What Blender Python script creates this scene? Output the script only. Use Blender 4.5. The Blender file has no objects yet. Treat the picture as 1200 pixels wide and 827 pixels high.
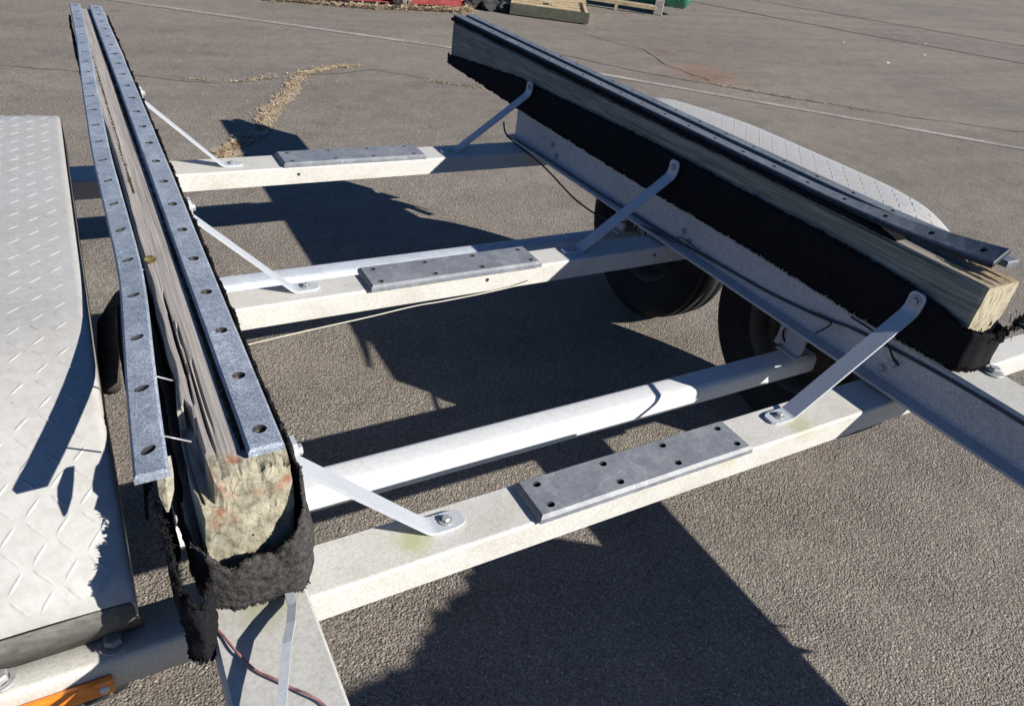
import bpy, bmesh, math, random
from mathutils import Vector, Matrix, noise
random.seed(11)
S = bpy.context.scene
C = S.collection
PI = math.pi

# ------------------------------------------------------------------ camera
cd = bpy.data.cameras.new('camera'); cam = bpy.data.objects.new('camera', cd); C.objects.link(cam)
def cam_axes():
    f = 849.952
    a = Vector((2220-600, 76-413.5, f)).normalized(); b = Vector((20-600, -230-413.5, f)).normalized()
    c = a.cross(b)
    if c.y > 0: c = -c
    right = Vector((a.x, b.x, c.x)); up = -Vector((a.y, b.y, c.y)); back = -Vector((a.z, b.z, c.z))
    return right, up, back
r_, u_, b_ = cam_axes()
m4 = Matrix(((r_.x, u_.x, b_.x, 0), (r_.y, u_.y, b_.y, 0), (r_.z, u_.z, b_.z, 1.37), (0, 0, 0, 1)))
cam.matrix_world = m4
cd.sensor_width = 36; cd.lens = 849.952/1200*36; cd.clip_start = .02; cd.clip_end = 900
S.camera = cam
# ------------------------------------------------------------------ light
SUN = Vector((1.13, -1.42, 1.0)).normalized()
w = bpy.data.worlds.new('World'); S.world = w; w.use_nodes = True
wn = w.node_tree.nodes; wl = w.node_tree.links
sky = wn.new('ShaderNodeTexSky'); sky.sky_type = 'NISHITA'; sky.sun_disc = False
sky.sun_elevation = math.asin(SUN.z); sky.sun_rotation = math.atan2(SUN.x, SUN.y)
sky.altitude = 900; sky.air_density = .8; sky.dust_density = .0; sky.ozone_density = 5
bg = wn['Background']; bg.inputs[1].default_value = .05
tint = wn.new('ShaderNodeMix'); tint.data_type = 'RGBA'; tint.blend_type = 'MULTIPLY'; tint.inputs[0].default_value = 1
tint.inputs[7].default_value = (.78, .97, 1.16, 1)      # deep clear winter blue
wl.new(sky.outputs[0], tint.inputs[6]); wl.new(tint.outputs[2], bg.inputs[0])
sd = bpy.data.lights.new('sun', 'SUN'); sd.energy = 5.0; sd.angle = math.radians(.5); sd.color = (1, .95, .87)
so = bpy.data.objects.new('sun', sd); C.objects.link(so); so.rotation_euler = SUN.to_track_quat('Z', 'Y').to_euler()
so.location = (6, -8, 6)
S.view_settings.view_transform = 'Standard'; S.view_settings.look = 'None'
S.view_settings.exposure = .70; S.view_settings.gamma = 1

# ------------------------------------------------------------------ helpers
def nz(x, y=0, z=0): return noise.noise(Vector((x, y, z)))
class MB:
    def __init__(s): s.v = []; s.f = []; s.m = []; s.sm = []
    def add(s, vs, fs, mi=0, smooth=False):
        o = len(s.v); s.v += [Vector(p) for p in vs]
        for f in fs: s.f.append([i+o for i in f]); s.m.append(mi); s.sm.append(smooth)
    def box(s, x0, x1, y0, y1, z0, z1, bev=0, mi=0, M=None):
        if bev <= 0:
            vs = [(x, y, z) for z in (z0, z1) for y in (y0, y1) for x in (x0, x1)]
            fs = [(0,2,3,1), (4,5,7,6), (0,1,5,4), (2,6,7,3), (0,4,6,2), (1,3,7,5)]
            if M: vs = [M @ Vector(p) for p in vs]
            s.add(vs, fs, mi)
        else:
            bm = bmesh.new(); bmesh.ops.create_cube(bm, size=1)
            for v in bm.verts: v.co = Vector(((x0+x1)/2+v.co.x*(x1-x0), (y0+y1)/2+v.co.y*(y1-y0), (z0+z1)/2+v.co.z*(z1-z0)))
            bmesh.ops.bevel(bm, geom=bm.edges[:], offset=bev, segments=2, affect='EDGES', profile=.5)
            bm.verts.index_update()
            vs = [v.co.copy() for v in bm.verts]; fs = [[v.index for v in f.verts] for f in bm.faces]; bm.free()
            if M: vs = [M @ p for p in vs]
            s.add(vs, fs, mi)
    def tube(s, pts, r, n=8, mi=0, caps=True):
        pts = [Vector(p) for p in pts]; rings = []; vs = []; fs = []
        t0 = (pts[1]-pts[0]).normalized()
        a = t0.orthogonal().normalized()
        for i, p in enumerate(pts):
            t = (pts[min(i+1, len(pts)-1)]-pts[max(i-1, 0)]).normalized()
            a = (a-t*a.dot(t)).normalized(); b = t.cross(a)
            rr = r[i] if isinstance(r, (list, tuple)) else r
            for k in range(n):
                an = 2*PI*k/n; vs.append(p+a*rr*math.cos(an)+b*rr*math.sin(an))
        for i in range(len(pts)-1):
            for k in range(n):
                k2 = (k+1) % n; fs.append((i*n+k, i*n+k2, (i+1)*n+k2, (i+1)*n+k))
        if caps: fs.append(tuple(range(n-1, -1, -1))); fs.append(tuple((len(pts)-1)*n+k for k in range(n)))
        s.add(vs, fs, mi, True)
    def lathe(s, prof, M, n=32, mi=0, smooth=True):
        # prof (axial, radius), axis = local X
        vs = []; fs = []
        for a, r in prof:
            for k in range(n):
                an = 2*PI*k/n; vs.append(M @ Vector((a, r*math.cos(an), r*math.sin(an))))
        for i in range(len(prof)-1):
            for k in range(n):
                k2 = (k+1) % n; fs.append((i*n+k, i*n+k2, (i+1)*n+k2, (i+1)*n+k))
        s.add(vs, fs, mi, smooth)
    def build(s, name, mats, parent=None, loc=None):
        if not isinstance(mats, (list, tuple)): mats = [mats]
        if loc is None:
            lo = Vector([min(p[i] for p in s.v) for i in range(3)]); hi = Vector([max(p[i] for p in s.v) for i in range(3)])
            loc = Vector(((lo.x+hi.x)/2, (lo.y+hi.y)/2, lo.z))
        loc = Vector(loc)
        me = bpy.data.meshes.new(name)
        me.from_pydata([tuple(p-loc) for p in s.v], [], s.f)
        for m in mats: me.materials.append(m)
        me.polygons.foreach_set('material_index', s.m); me.polygons.foreach_set('use_smooth', s.sm)
        me.update()
        bm = bmesh.new(); bm.from_mesh(me); bmesh.ops.recalc_face_normals(bm, faces=bm.faces[:]) if len(s.f) < 6000 else None
        bm.to_mesh(me); bm.free()
        o = bpy.data.objects.new(name, me); C.objects.link(o)
        wl_ = loc
        if parent:
            o.parent = parent; o.location = loc-Vector(parent['w'])
        else: o.location = loc
        o['w'] = tuple(wl_)
        return o
def tag(o, label=None, cat=None, group=None, kind=None):
    if label: o['label'] = label
    if cat: o['category'] = cat
    if group: o['group'] = group
    if kind: o['kind'] = kind
    return o
def empty(name, loc):
    o = bpy.data.objects.new(name, None); C.objects.link(o); o.location = loc; o['w'] = tuple(loc); o.empty_display_size = .2
    return o
def copy_part(o, world, parent):
    c = o.copy(); C.objects.link(c); c.parent = parent; c.location = Vector(world)-Vector(parent['w']); c['w'] = tuple(world)
    return c

# ------------------------------------------------------------------ materials
class NT:
    def __init__(s, name, rough=.6, metal=0., spec=.5):
        s.m = bpy.data.materials.new(name); s.m.use_nodes = True
        s.n = s.m.node_tree.nodes; s.l = s.m.node_tree.links; s.b = s.n['Principled BSDF']
        s.b.inputs['Roughness'].default_value = rough; s.b.inputs['Metallic'].default_value = metal
        s.b.inputs['Specular IOR Level'].default_value = spec
        g = s.n.new('ShaderNodeNewGeometry'); s.pos = g.outputs['Position']
    def link(s, a, b): s.l.new(a, b)
    def mapped(s, scale):
        mp = s.n.new('ShaderNodeMapping'); mp.inputs['Scale'].default_value = scale; s.l.new(s.pos, mp.inputs[0]); return mp.outputs[0]
    def noise(s, scale, detail=4, rough=.6, vec=None):
        t = s.n.new('ShaderNodeTexNoise'); t.inputs['Scale'].default_value = scale; t.inputs['Detail'].default_value = detail
        t.inputs['Roughness'].default_value = rough; s.l.new(vec or s.pos, t.inputs['Vector']); return t.outputs['Fac']
    def voro(s, scale, out='Distance', vec=None, feature='F1'):
        t = s.n.new('ShaderNodeTexVoronoi'); t.feature = feature; t.inputs['Scale'].default_value = scale; s.l.new(vec or s.pos, t.inputs['Vector']); return t.outputs[out]
    def ramp(s, fac, stops, interp='LINEAR'):
        t = s.n.new('ShaderNodeValToRGB'); r = t.color_ramp; r.interpolation = interp
        while len(r.elements) < len(stops): r.elements.new(.5)
        for e, (p, c) in zip(r.elements, stops):
            e.position = p; e.color = (c, c, c, 1) if isinstance(c, (int, float)) else (*c, 1)
        s.l.new(fac, t.inputs[0]); return t.outputs[0]
    def mix(s, fac, a, b, mode='MIX'):
        t = s.n.new('ShaderNodeMix'); t.data_type = 'RGBA'; t.blend_type = mode
        for k, v in ((0, fac), (6, a), (7, b)):
            sock = t.inputs[k]
            if isinstance(v, (int, float)): sock.default_value = v if k == 0 else (v, v, v, 1)
            elif isinstance(v, tuple): sock.default_value = (*v, 1)
            else: s.l.new(v, sock)
        return t.outputs[2]
    def math(s, op, a, b=0):
        t = s.n.new('ShaderNodeMath'); t.operation = op
        for sock, v in ((t.inputs[0], a), (t.inputs[1], b)):
            if isinstance(v, (int, float)): sock.default_value = v
            else: s.l.new(v, sock)
        return t.outputs[0]
    def sep(s, vec=None):
        t = s.n.new('ShaderNodeSeparateXYZ'); s.l.new(vec or s.pos, t.inputs[0]); return t.outputs
    def dist(s, p):
        t = s.n.new('ShaderNodeVectorMath'); t.operation = 'DISTANCE'; s.l.new(s.pos, t.inputs[0]); t.inputs[1].default_value = p; return t.outputs['Value']
    def bump(s, h, dist, strength=1, prev=None):
        t = s.n.new('ShaderNodeBump'); t.inputs['Distance'].default_value = dist; t.inputs['Strength'].default_value = strength
        s.l.new(h, t.inputs['Height'])
        if prev: s.l.new(prev, t.inputs['Normal'])
        return t.outputs[0]
    def out(s, col=None, normal=None, rough=None):
        if col is not None:
            if isinstance(col, tuple): s.b.inputs['Base Color'].default_value = (*col, 1)
            else: s.l.new(col, s.b.inputs['Base Color'])
        if normal is not None: s.l.new(normal, s.b.inputs['Normal'])
        if rough is not None: s.l.new(rough, s.b.inputs['Roughness'])
        return s.m

def mat_asphalt():
    t = NT('asphalt', .9, 0, .25)
    fine = t.voro(300, 'Color'); fv = t.sep(fine)[0]
    agg = t.ramp(fv, [(0, (.125, .112, .098)), (.42, (.215, .194, .168)), (.85, (.275, .25, .217)), (.96, (.33, .30, .26)), (1, (.50, .46, .40))])
    big = t.noise(.35, 5, .6)
    c = t.mix(t.ramp(big, [(.3, 0.), (.7, 1.)]), t.mix(1., agg, (.90, .88, .88), 'MULTIPLY'), t.mix(1., agg, (1.12, 1.08, 1.03), 'MULTIPLY'))
    med = t.noise(6, 4, .65)
    c = t.mix(.55, c, t.mix(1., c, t.ramp(med, [(.25, .66), (.5, 1.), (.75, 1.16)]), 'MULTIPLY'))
    # dried reddish mud wash beside the far crack
    d = t.dist((5.25, 5.35, 0)); dn = t.math('ADD', d, t.math('MULTIPLY', t.noise(2.6, 4), .9))
    c = t.mix(t.ramp(dn, [(.55, .8), (1.0, 0.)]), c, t.mix(1., c, (1.15, .86, .70), 'MULTIPLY'))
    d2 = t.dist((5.3, 6.3, 0)); dn2 = t.math('ADD', d2, t.math('MULTIPLY', t.noise(1.9, 4), 1.2))
    c = t.mix(t.ramp(dn2, [(.5, .7), (1.0, 0.)]), c, t.mix(1., c, (1.02, .84, .74), 'MULTIPLY'))
    # faint long tyre wear stretched across the yard
    st = t.noise(1, 3, .5, t.mapped((.25, 2.4, 1)))
    c = t.mix(.35, c, t.mix(1., c, t.ramp(st, [(.35, .72), (.6, 1.12)]), 'MULTIPLY'))
    pit = t.ramp(t.noise(105, 3, .6), [(.30, 0.), (.40, 1.)]); amp = t.ramp(t.noise(3.2, 3), [(.35, .45), (.65, 1.)])
    c = t.mix(t.math('MULTIPLY', t.math('SUBTRACT', 1., pit), .55), c, t.mix(1., c, (.45, .43, .42), 'MULTIPLY'))
    c = t.mix(t.ramp(t.noise(14, 4, .7), [(.56, 0.), (.72, .5)]), c, t.mix(1., c, (1.08, .98, .86), 'MULTIPLY'))
    h1 = t.voro(190, 'Distance'); h2 = t.noise(75, 4, .7); h3 = t.noise(9, 3)
    n = t.bump(h3, .02, .35); n = t.bump(h2, .008, .7, n); n = t.bump(t.math('MULTIPLY', h1, t.math('MULTIPLY', amp, -1.)), .006, .8, n); n = t.bump(pit, .004, .7, n)
    return t.out(c, n)
def mat_metal(name, base, speck, scale=260, rough=.5, spots=None, metal=0., bumpd=.0004, dirt=.5):
    t = NT(name, rough, metal, .45)
    n1 = t.noise(scale, 3, .7); c = t.mix(t.ramp(n1, [(.38, 0.), (.66, 1.)]), base, speck)
    n2 = t.noise(7, 5, .7); c = t.mix(t.ramp(n2, [(.45, 0.), (.78, dirt)]), c, t.mix(1., c, (.74, .71, .64), 'MULTIPLY'))
    for p, r, col in spots or []:
        d = t.math('ADD', t.dist(p), t.math('MULTIPLY', t.noise(45, 4), r*.9))
        c = t.mix(t.ramp(d, [(r*.6, .6), (r*1.35, 0.)]), c, col)
    n3 = t.noise(24, 6, .8); c = t.mix(t.ramp(n3, [(.62, 0.), (.72, dirt*.8)]), c, t.mix(1., c, (.66, .60, .50), 'MULTIPLY'))
    n4 = t.noise(150, 2, .5); c = t.mix(t.ramp(n4, [(.74, 0.), (.78, .5)]), c, (.20, .15, .11))
    return t.out(c, t.bump(t.noise(scale*.7, 3), bumpd, .6), t.ramp(n2, [(.3, rough-.08), (.7, rough+.15)]))
def mat_wood(name, grains, scale=(520, 6, 520), rust=False, ends=None):
    t = NT(name, .85, 0, .2)
    g = t.noise(1, 7, .72, t.mapped(scale)); g2 = t.noise(1, 3, .5, t.mapped((130, 2.2, 130)))
    c = t.ramp(g, [(.30, grains[0]), (.5, grains[1]), (.70, grains[2])])
    c = t.mix(.5, c, t.mix(1., c, t.ramp(g2, [(.3, .6), (.65, 1.2)]), 'MULTIPLY'))
    if rust:
        # broken end: pale moss-yellow wood with rust blooms round the old nail holes
        e = t.ramp(t.math('ADD', t.sep()[1], t.math('MULTIPLY', t.noise(28, 3), .06)), [(.705, 1.), (.735, 0.)])
        en = t.noise(90, 7, .75, t.mapped((1, 1, .6)))
        ec = t.ramp(en, [(.3, (.10, .088, .065)), (.48, (.29, .265, .195)), (.7, (.47, .44, .34))])
        for p in ((.062, .66, .752), (.068, .66, .742), (.1, .66, .735), (.122, .66, .735), (.058, .66, .715), (.052, .66, .70), (.068, .66, .70), (.048, .67, .765), (.08, .68, .77), (.133, .66, .74)):
            d = t.math('ADD', t.dist(p), t.math('MULTIPLY', t.noise(130, 3), .012))
            ec = t.mix(t.ramp(d, [(.010, .9), (.017, 0.)]), ec, (.30, .085, .035))
        cr = t.noise(26, 2, .5, t.mapped((1.6, 1, .55))); ec = t.mix(t.ramp(t.math('ABSOLUTE', t.math('SUBTRACT', cr, .5)), [(.0, .8), (.009, 0.)]), ec, (.07, .06, .045))
        c = t.mix(e, c, ec)
    if ends:
        e = t.ramp(t.math('ADD', t.sep()[1], t.math('MULTIPLY', t.noise(60, 3), .016)), [(ends-.002, 1.), (ends+.006, 0.)])
        en = t.noise(120, 4, .7, t.mapped((1, 1, .35)))
        c = t.mix(e, c, t.ramp(en, [(.3, (.13, .095, .06)), (.48, (.34, .305, .215)), (.75, (.50, .46, .35))]))
        d = t.math('ADD', t.dist((1.64, .70, .77)), t.math('MULTIPLY', t.noise(30, 3), .05))
        c = t.mix(t.ramp(t.math('ADD', d, t.math('MULTIPLY', t.ramp(t.sep()[2], [(.762, 1.), (.768, 0.)]), 1.)), [(.06, .85), (.12, 0.)]), c, t.ramp(t.noise(70, 4), [(.3, (.16, .08, .045)), (.6, (.40, .29, .17))]))
    n = t.bump(g, .0012, .6); n = t.bump(t.noise(140, 3), .0007, .5, n)
    return t.out(c, n)
def mat_plastic(name, base, light):
    t = NT(name, .48, 0, .5)
    n1 = t.noise(420, 3, .7); c = t.mix(t.ramp(n1, [(.42, 0.), (.58, 1.)]), base, light)
    n2 = t.noise(14, 5, .7, t.mapped((1, .6, 1))); c = t.mix(t.ramp(n2, [(.45, 0.), (.72, .75)]), c, t.mix(1., c, (1.55, 1.5, 1.42), 'MULTIPLY'))
    n3 = t.noise(38, 5, .75); c = t.mix(t.ramp(n3, [(.42, .5), (.56, 0.)]), c, t.mix(1., c, (.62, .62, .64), 'MULTIPLY'))
    sc = t.noise(1, 4, .7, t.mapped((55, 420, 55))); c = t.mix(t.ramp(sc, [(.60, 0.), (.70, .55)]), c, t.mix(1., c, (1.6, 1.6, 1.6), 'MULTIPLY'))
    sc2 = t.noise(5, 2); c = t.mix(t.ramp(t.math('ABSOLUTE', t.math('SUBTRACT', sc2, .5)), [(0., .45), (.006, 0.)]), c, t.mix(1., c, (1.7, 1.7, 1.7), 'MULTIPLY'))
    return t.out(c, t.bump(n1, .0006, .8))
def mat_simple(name, col, rough=.7, var=.3, scale=30, spec=.4, metal=0., bumpd=0.):
    t = NT(name, rough, metal, spec); n = t.noise(scale, 4, .65)
    lo = tuple(v*(1-var) for v in col); hi = tuple(min(1, v*(1+var)) for v in col)
    return t.out(t.ramp(n, [(.3, lo), (.7, hi)]), t.bump(n, bumpd, .8) if bumpd else None)
def mat_straw():
    t = NT('dry_straw', .8, 0, .2)
    c = t.ramp(t.sep(t.voro(35, 'Color'))[0], [(0, (.20, .135, .08)), (.4, (.34, .25, .155)), (.8, (.43, .34, .22)), (1, (.56, .49, .36))])
    return t.out(c)
def mat_line():
    t = NT('worn_line_paint', .85, 0, .2)
    n = t.noise(42, 5, .75); n2 = t.noise(2.2, 3)
    f = t.ramp(t.math('ADD', n, t.math('MULTIPLY', n2, .6)), [(.76, 0.), (.92, 1.)])
    return t.out(t.mix(f, (.235, .215, .195), (.40, .375, .345)))

M = {}
M['asphalt'] = mat_asphalt()
GREEN = (.30, .34, .08)
M['beam'] = mat_metal('offwhite_painted_steel', (.60, .59, .56), (.47, .46, .43), 240, .5, dirt=.8, spots=
    [((.350, .750, .44), .05, (.33, .35, .10)), ((1.25, .73, .44), .06, (.36, .36, .17)), ((1.02, .69, .43), .04, (.42, .40, .22))])
M['axle'] = mat_metal('white_galvanised_axle', (.68, .69, .70), (.60, .61, .63), 90, .42, metal=.0, dirt=.25)
M['axle2'] = mat_metal('blue_grey_galvanised_axle', (.52, .56, .62), (.42, .46, .52), 60, .42, dirt=.6)
M['galv'] = mat_metal('speckled_galvanised_steel', (.56, .56, .56), (.37, .37, .375), 170, .5, dirt=.7)
M['railtop'] = mat_metal('pale_galvanised_steel', (.50, .495, .465), (.40, .395, .37), 170, .52,
    [((.09, .62, .565), .05, (.30, .30, .16))], dirt=.7)
M['strut'] = mat_metal('zinc_flat_bar', (.46, .49, .53), (.39, .415, .45), 300, .42, dirt=.4)
M['plate'] = mat_metal('tread_plate_aluminium', (.45, .445, .43), (.395, .39, .375), 70, .42, dirt=.5)
M['bar'] = mat_metal('tread_bar_aluminium', (.46, .455, .44), (.40, .395, .38), 70, .38, dirt=.3)
M['skirt'] = mat_simple('dark_fender_skirt', (.13, .13, .115), .7, .35, 60)  # dark grey for the fender end lips
M['strip'] = mat_plastic('grey_blue_plastic_strip', (.155, .185, .235), (.32, .36, .42))
M['stripR'] = mat_plastic('slate_plastic_strip', (.095, .11, .125), (.16, .178, .195))
M['edge_shade'] = mat_simple('shaded_strip_edge', (.035, .038, .042), .8, .5, 60, .2)  # right front strip's side faces: their shade put into the colour
M['pad'] = mat_plastic('slate_plastic_pad', (.165, .18, .205), (.215, .23, .255))
M['woodL'] = mat_wood('weathered_grey_timber', ((.17, .152, .138), (.335, .308, .285), (.44, .41, .385)), rust=True)
M['woodR'] = mat_wood('olive_grey_timber', ((.085, .082, .066), (.23, .222, .188), (.38, .365, .32)), (170, 6, 210), ends=.664)  # darker, more olive grain than the left bunk's
M['carpet'] = mat_simple('black_marine_carpet', (.012, .012, .014), 1., .6, 260, .1, bumpd=.002)
M['carpetg'] = mat_simple('sun_faded_carpet', (.052, .049, .047), 1., .7, 140, .1, bumpd=.004)
M['carpetm'] = mat_simple('mossy_carpet_remnant', (.045, .042, .025), 1., .8, 90, .1, bumpd=.002)
M['hole'] = mat_simple('rusty_hole_dirt', (.20, .155, .11), .9, .6, 150)
M['rubber'] = mat_simple('tyre_rubber', (.018, .018, .019), .8, .3, 20, .3)
M['rim'] = mat_simple('grey_rim_paint', (.075, .07, .065), .5, .2, 14, .5)
M['drum'] = mat_simple('rusty_brake_drum', (.05, .04, .034), .8, .5, 40)
M['bolt'] = mat_metal('zinc_bolt', (.42, .42, .43), (.30, .30, .31), 200, .4, metal=.3)
M['black'] = mat_simple('black_cable', (.02, .02, .022), .6, .2, 30)
M['greywire'] = mat_simple('grey_cable_jacket', (.055, .055, .06), .6, .3, 30)
M['whitewire'] = mat_simple('white_cable_jacket', (.55, .52, .44), .6, .15, 40)
M['copper'] = mat_simple('pinkish_copper_wire', (.34, .17, .16), .5, .4, 120, metal=.2)
t = NT('amber_reflector_plastic', .25, 0, .6)
M['amber'] = t.out(t.ramp(t.noise(60, 4, .7), [(.3, (.70, .17, .015)), (.55, (.85, .24, .02)), (.75, (.95, .40, .08))]))
M['straw'] = mat_straw(); M['line'] = mat_line()
M['crack'] = mat_simple('tar_filled_crack', (.065, .060, .056), .9, .5, 40, .2)
M['pale'] = mat_wood('pale_pallet_wood', ((.30, .22, .13), (.46, .36, .22), (.60, .49, .33)), (9, 9, 9))
M['shadewood'] = mat_wood('shaded_pallet_board', ((.055, .06, .045), (.085, .09, .065), (.12, .12, .09)), (9, 9, 9))  # shade on the pallet's front board, put into its wood colour
M['green'] = mat_simple('green_tank_paint', (.035, .20, .12), .45, .35, 4, .5)
M['red'] = mat_simple('red_steel_paint', (.46, .05, .04), .5, .35, 8, .5)
M['dkred'] = mat_simple('maroon_steel_paint', (.22, .035, .035), .6, .4, 10, .4)
M['rubble'] = mat_simple('dark_rubber_scrap', (.03, .03, .032), .8, .5, 20)
M['concrete'] = mat_simple('grey_block', (.30, .28, .26), .9, .25, 20)
M['stalk'] = mat_simple('bleached_weed_stalk', (.52, .47, .38), .9, .3, 30)
M['caster'] = mat_simple('dark_caster', (.03, .035, .04), .7, .3, 6)  # for the unseen bundle added to cast the near shadow
M['white'] = mat_simple('pale_scrap', (.75, .73, .68), .8, .15, 20)

# ------------------------------------------------------------------ ground
g = MB(); g.add([(-300, -300, 0), (300, -300, 0), (300, 300, 0), (-300, 300, 0)], [(0, 1, 2, 3)])
tag(g.build('ground', M['asphalt'], loc=(0, 0, 0)), kind='structure')
def ribbon(name, pts, wd, mat, z, wob=.0, seg=.06, gap=None, kind='structure'):
    mb = MB(); pts = [Vector((p[0], p[1], 0)) for p in pts]; path = []
    for a, b in zip(pts, pts[1:]):
        n = max(2, int((b-a).length/seg))
        for i in range(n): path.append(a.lerp(b, i/n))
    path.append(pts[-1]); vs = []; fs = []
    for i, p in enumerate(path):
        t_ = (path[min(i+1, len(path)-1)]-path[max(i-1, 0)]).normalized(); nn = Vector((-t_.y, t_.x, 0))
        q = p+nn*wob*(nz(p.x*2.3, p.y*2.3, 3)+.6*nz(p.x*9, p.y*9, 5))
        ww = (wd(i/len(path)) if callable(wd) else wd)*(1+ (1.1*nz(p.x*13, p.y*13, 8) if wob else .12*nz(p.x*15, p.y*15)))
        vs += [q+nn*max(.0008, ww)/2+Vector((0, 0, z)), q-nn*max(.0008, ww)/2+Vector((0, 0, z))]
        if i and not (gap and gap(i)): fs.append((2*i-2, 2*i-1, 2*i+1, 2*i))
    mb.add(vs, fs); o = mb.build(name, mat); o['kind'] = kind; return o
ribbon('parking_line', [(-1.2, 8.96), (.417, 8.0), (2.946, 6.32), (4.098, 5.27), (6.55, 2.99), (9.2, .6)], .085, M['line'], .004)
ribbon('pavement_crack', [(-2.6, 6.6), (-.3, 5.62), (.9, 5.18), (2.0, 5.55), (2.7, 4.95)], .007, M['crack'], .003, .05)
ribbon('pavement_crack', [(6.9, 11.0), (8.68, 9.75), (10.0, 7.65), (11.42, 5.73), (13.6, 3.4)], lambda u: .05+.14*max(0, u-.6), M['crack'], .003, .03)
ribbon('pavement_crack', [(4.0, 6.1), (4.5, 5.4), (5.2, 4.75), (6.3, 3.85), (8.2, 2.7)], .011, M['crack'], .0035, .05)
ribbon('pavement_crack', [(4.9, 7.0), (5.2, 6.3), (5.0, 5.7), (5.05, 5.1)], .010, M['crack'], .003, .06)
ribbon('pavement_crack', [(10.5, 10.3), (14, 6.2), (18, 3.4)], .05, M['crack'], .003, .08)

def straw(name, paths, n, spread, ln=(.02, .06), mat='straw', zmax=.02, wmul=1.):
    mb = MB()
    for pts, wgt in paths:
        pts = [Vector((p[0], p[1], 0)) for p in pts]
        for _ in range(int(n*wgt)):
            k = random.randrange(len(pts)-1); p = pts[k].lerp(pts[k+1], random.random())
            s_ = spread*(.4+.9*abs(nz(p.x*3, p.y*3, 4))*2)
            p = p+Vector((random.gauss(0, s_), random.gauss(0, s_), .003+random.random()*zmax))
            a = random.random()*2*PI; l = random.uniform(*ln); d = Vector((math.cos(a), math.sin(a), random.uniform(-.2, .35)))*l
            sd_ = Vector((-math.sin(a), math.cos(a), random.uniform(-.5, .5)))*random.uniform(.0012, .004)*wmul
            mb.add([p-sd_, p+sd_, p+d*.5+sd_*.9+Vector((0, 0, .004)), p+d*.5-sd_*.9+Vector((0, 0, .004)), p+d], [(0, 1, 2, 3), (3, 2, 4)])
    return tag(mb.build(name, M[mat]), kind='stuff')
straw('dry_straw', [([(.57, 3.80), (.66, 3.95), (.78, 4.12)], .34), ([(.85, 4.2), (.98, 4.5), (1.2, 4.95), (1.42, 5.4)], .42), ([(1.42, 5.4), (1.62, 5.58), (1.9, 5.62)], .18)], 2600, .040, (.008, .028), 'straw', .004)
straw('dry_straw', [([(5.0, 4.95), (5.5, 4.5), (6.1, 3.98)], .6), ([(1.2, 5.35), (1.0, 5.22), (.6, 5.3)], .25), ([(-.6, 5.78), (-1.0, 5.95), (-1.6, 6.2)], .25), ([(2.3, 5.2), (2.8, 4.85)], .2), ([(7.2, 3.3), (7.5, 3.1)], .05)], 800, .022, (.008, .030), 'straw', .004)
ribbon('dirt_drift', [(.55, 3.72), (.68, 3.98), (.86, 4.22), (1.0, 4.5), (1.2, 4.95), (1.42, 5.4), (1.66, 5.62), (1.95, 5.66)], lambda u: .13-.09*u, mat_simple('sandy_dirt', (.32, .26, .19), .95, .35, 60, .1), .005, .05, .04)
# stray light crumbs: pale grit scattered over the yard
gr = MB()
for i in range(900):
    r = random.random()
    x = random.uniform(-.5, 3.2) if r < .6 else random.uniform(-1, 12); y = random.uniform(.2, 4) if r < .6 else random.uniform(3, 10)
    s_ = random.uniform(.0012, .0034)*(1 if r < .6 else 2.6)
    p = Vector((x, y, s_*.5)); vs = [p+Vector((random.uniform(.6, 1)*s_*math.cos(a), random.uniform(.6, 1)*s_*math.sin(a), 0)) for a in (0, 1.57, 3.14, 4.71)]
    gr.add(vs+[p+Vector((0, 0, s_*.8))], [(0, 1, 4), (1, 2, 4), (2, 3, 4), (3, 0, 4)])
tag(gr.build('loose_grit', M['concrete']), kind='stuff')

# ------------------------------------------------------------------ the trailer
T = empty('boat_trailer', (.86, 1.5, 0))
tag(T, 'white and galvanised twin axle boat trailer with worn timber bunks standing on asphalt', 'trailer')

# --- bolts
def bolt_mb(r=.009, h=.007, wash=.015):
    b = MB()
    I = Matrix(((0, 0, 1, 0), (0, 1, 0, 0), (1, 0, 0, 0), (0, 0, 0, 1)))
    b.lathe([(0, 0), (0, wash), (.0018, wash), (.0022, wash-.001), (.0022, r)], I, 16)
    b.lathe([(.0022, r), (.0022+h*.8, r), (.0022+h, r*.8), (.0022+h, .0001)], I, 6, smooth=False)
    return b
bolt0 = None
def bolt(world, parent, axis='Z', s=1., mat=None):
    global bolt0
    if bolt0 is None:
        o = bolt_mb().build('bolt', M['bolt'], parent, loc=(0, 0, 0)); bolt0 = o
        o.location = Vector(world)-Vector(parent['w']); o['w'] = tuple(world)
    else: o = copy_part(bolt0, world, parent)
    o.scale = (s, s, s)
    o.rotation_euler = {'Z': (0, 0, random.random()), 'X': (0, PI/2, 0), '-X': (0, -PI/2, 0), '-Y': (PI/2, 0, 0)}[axis]
    return o

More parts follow.
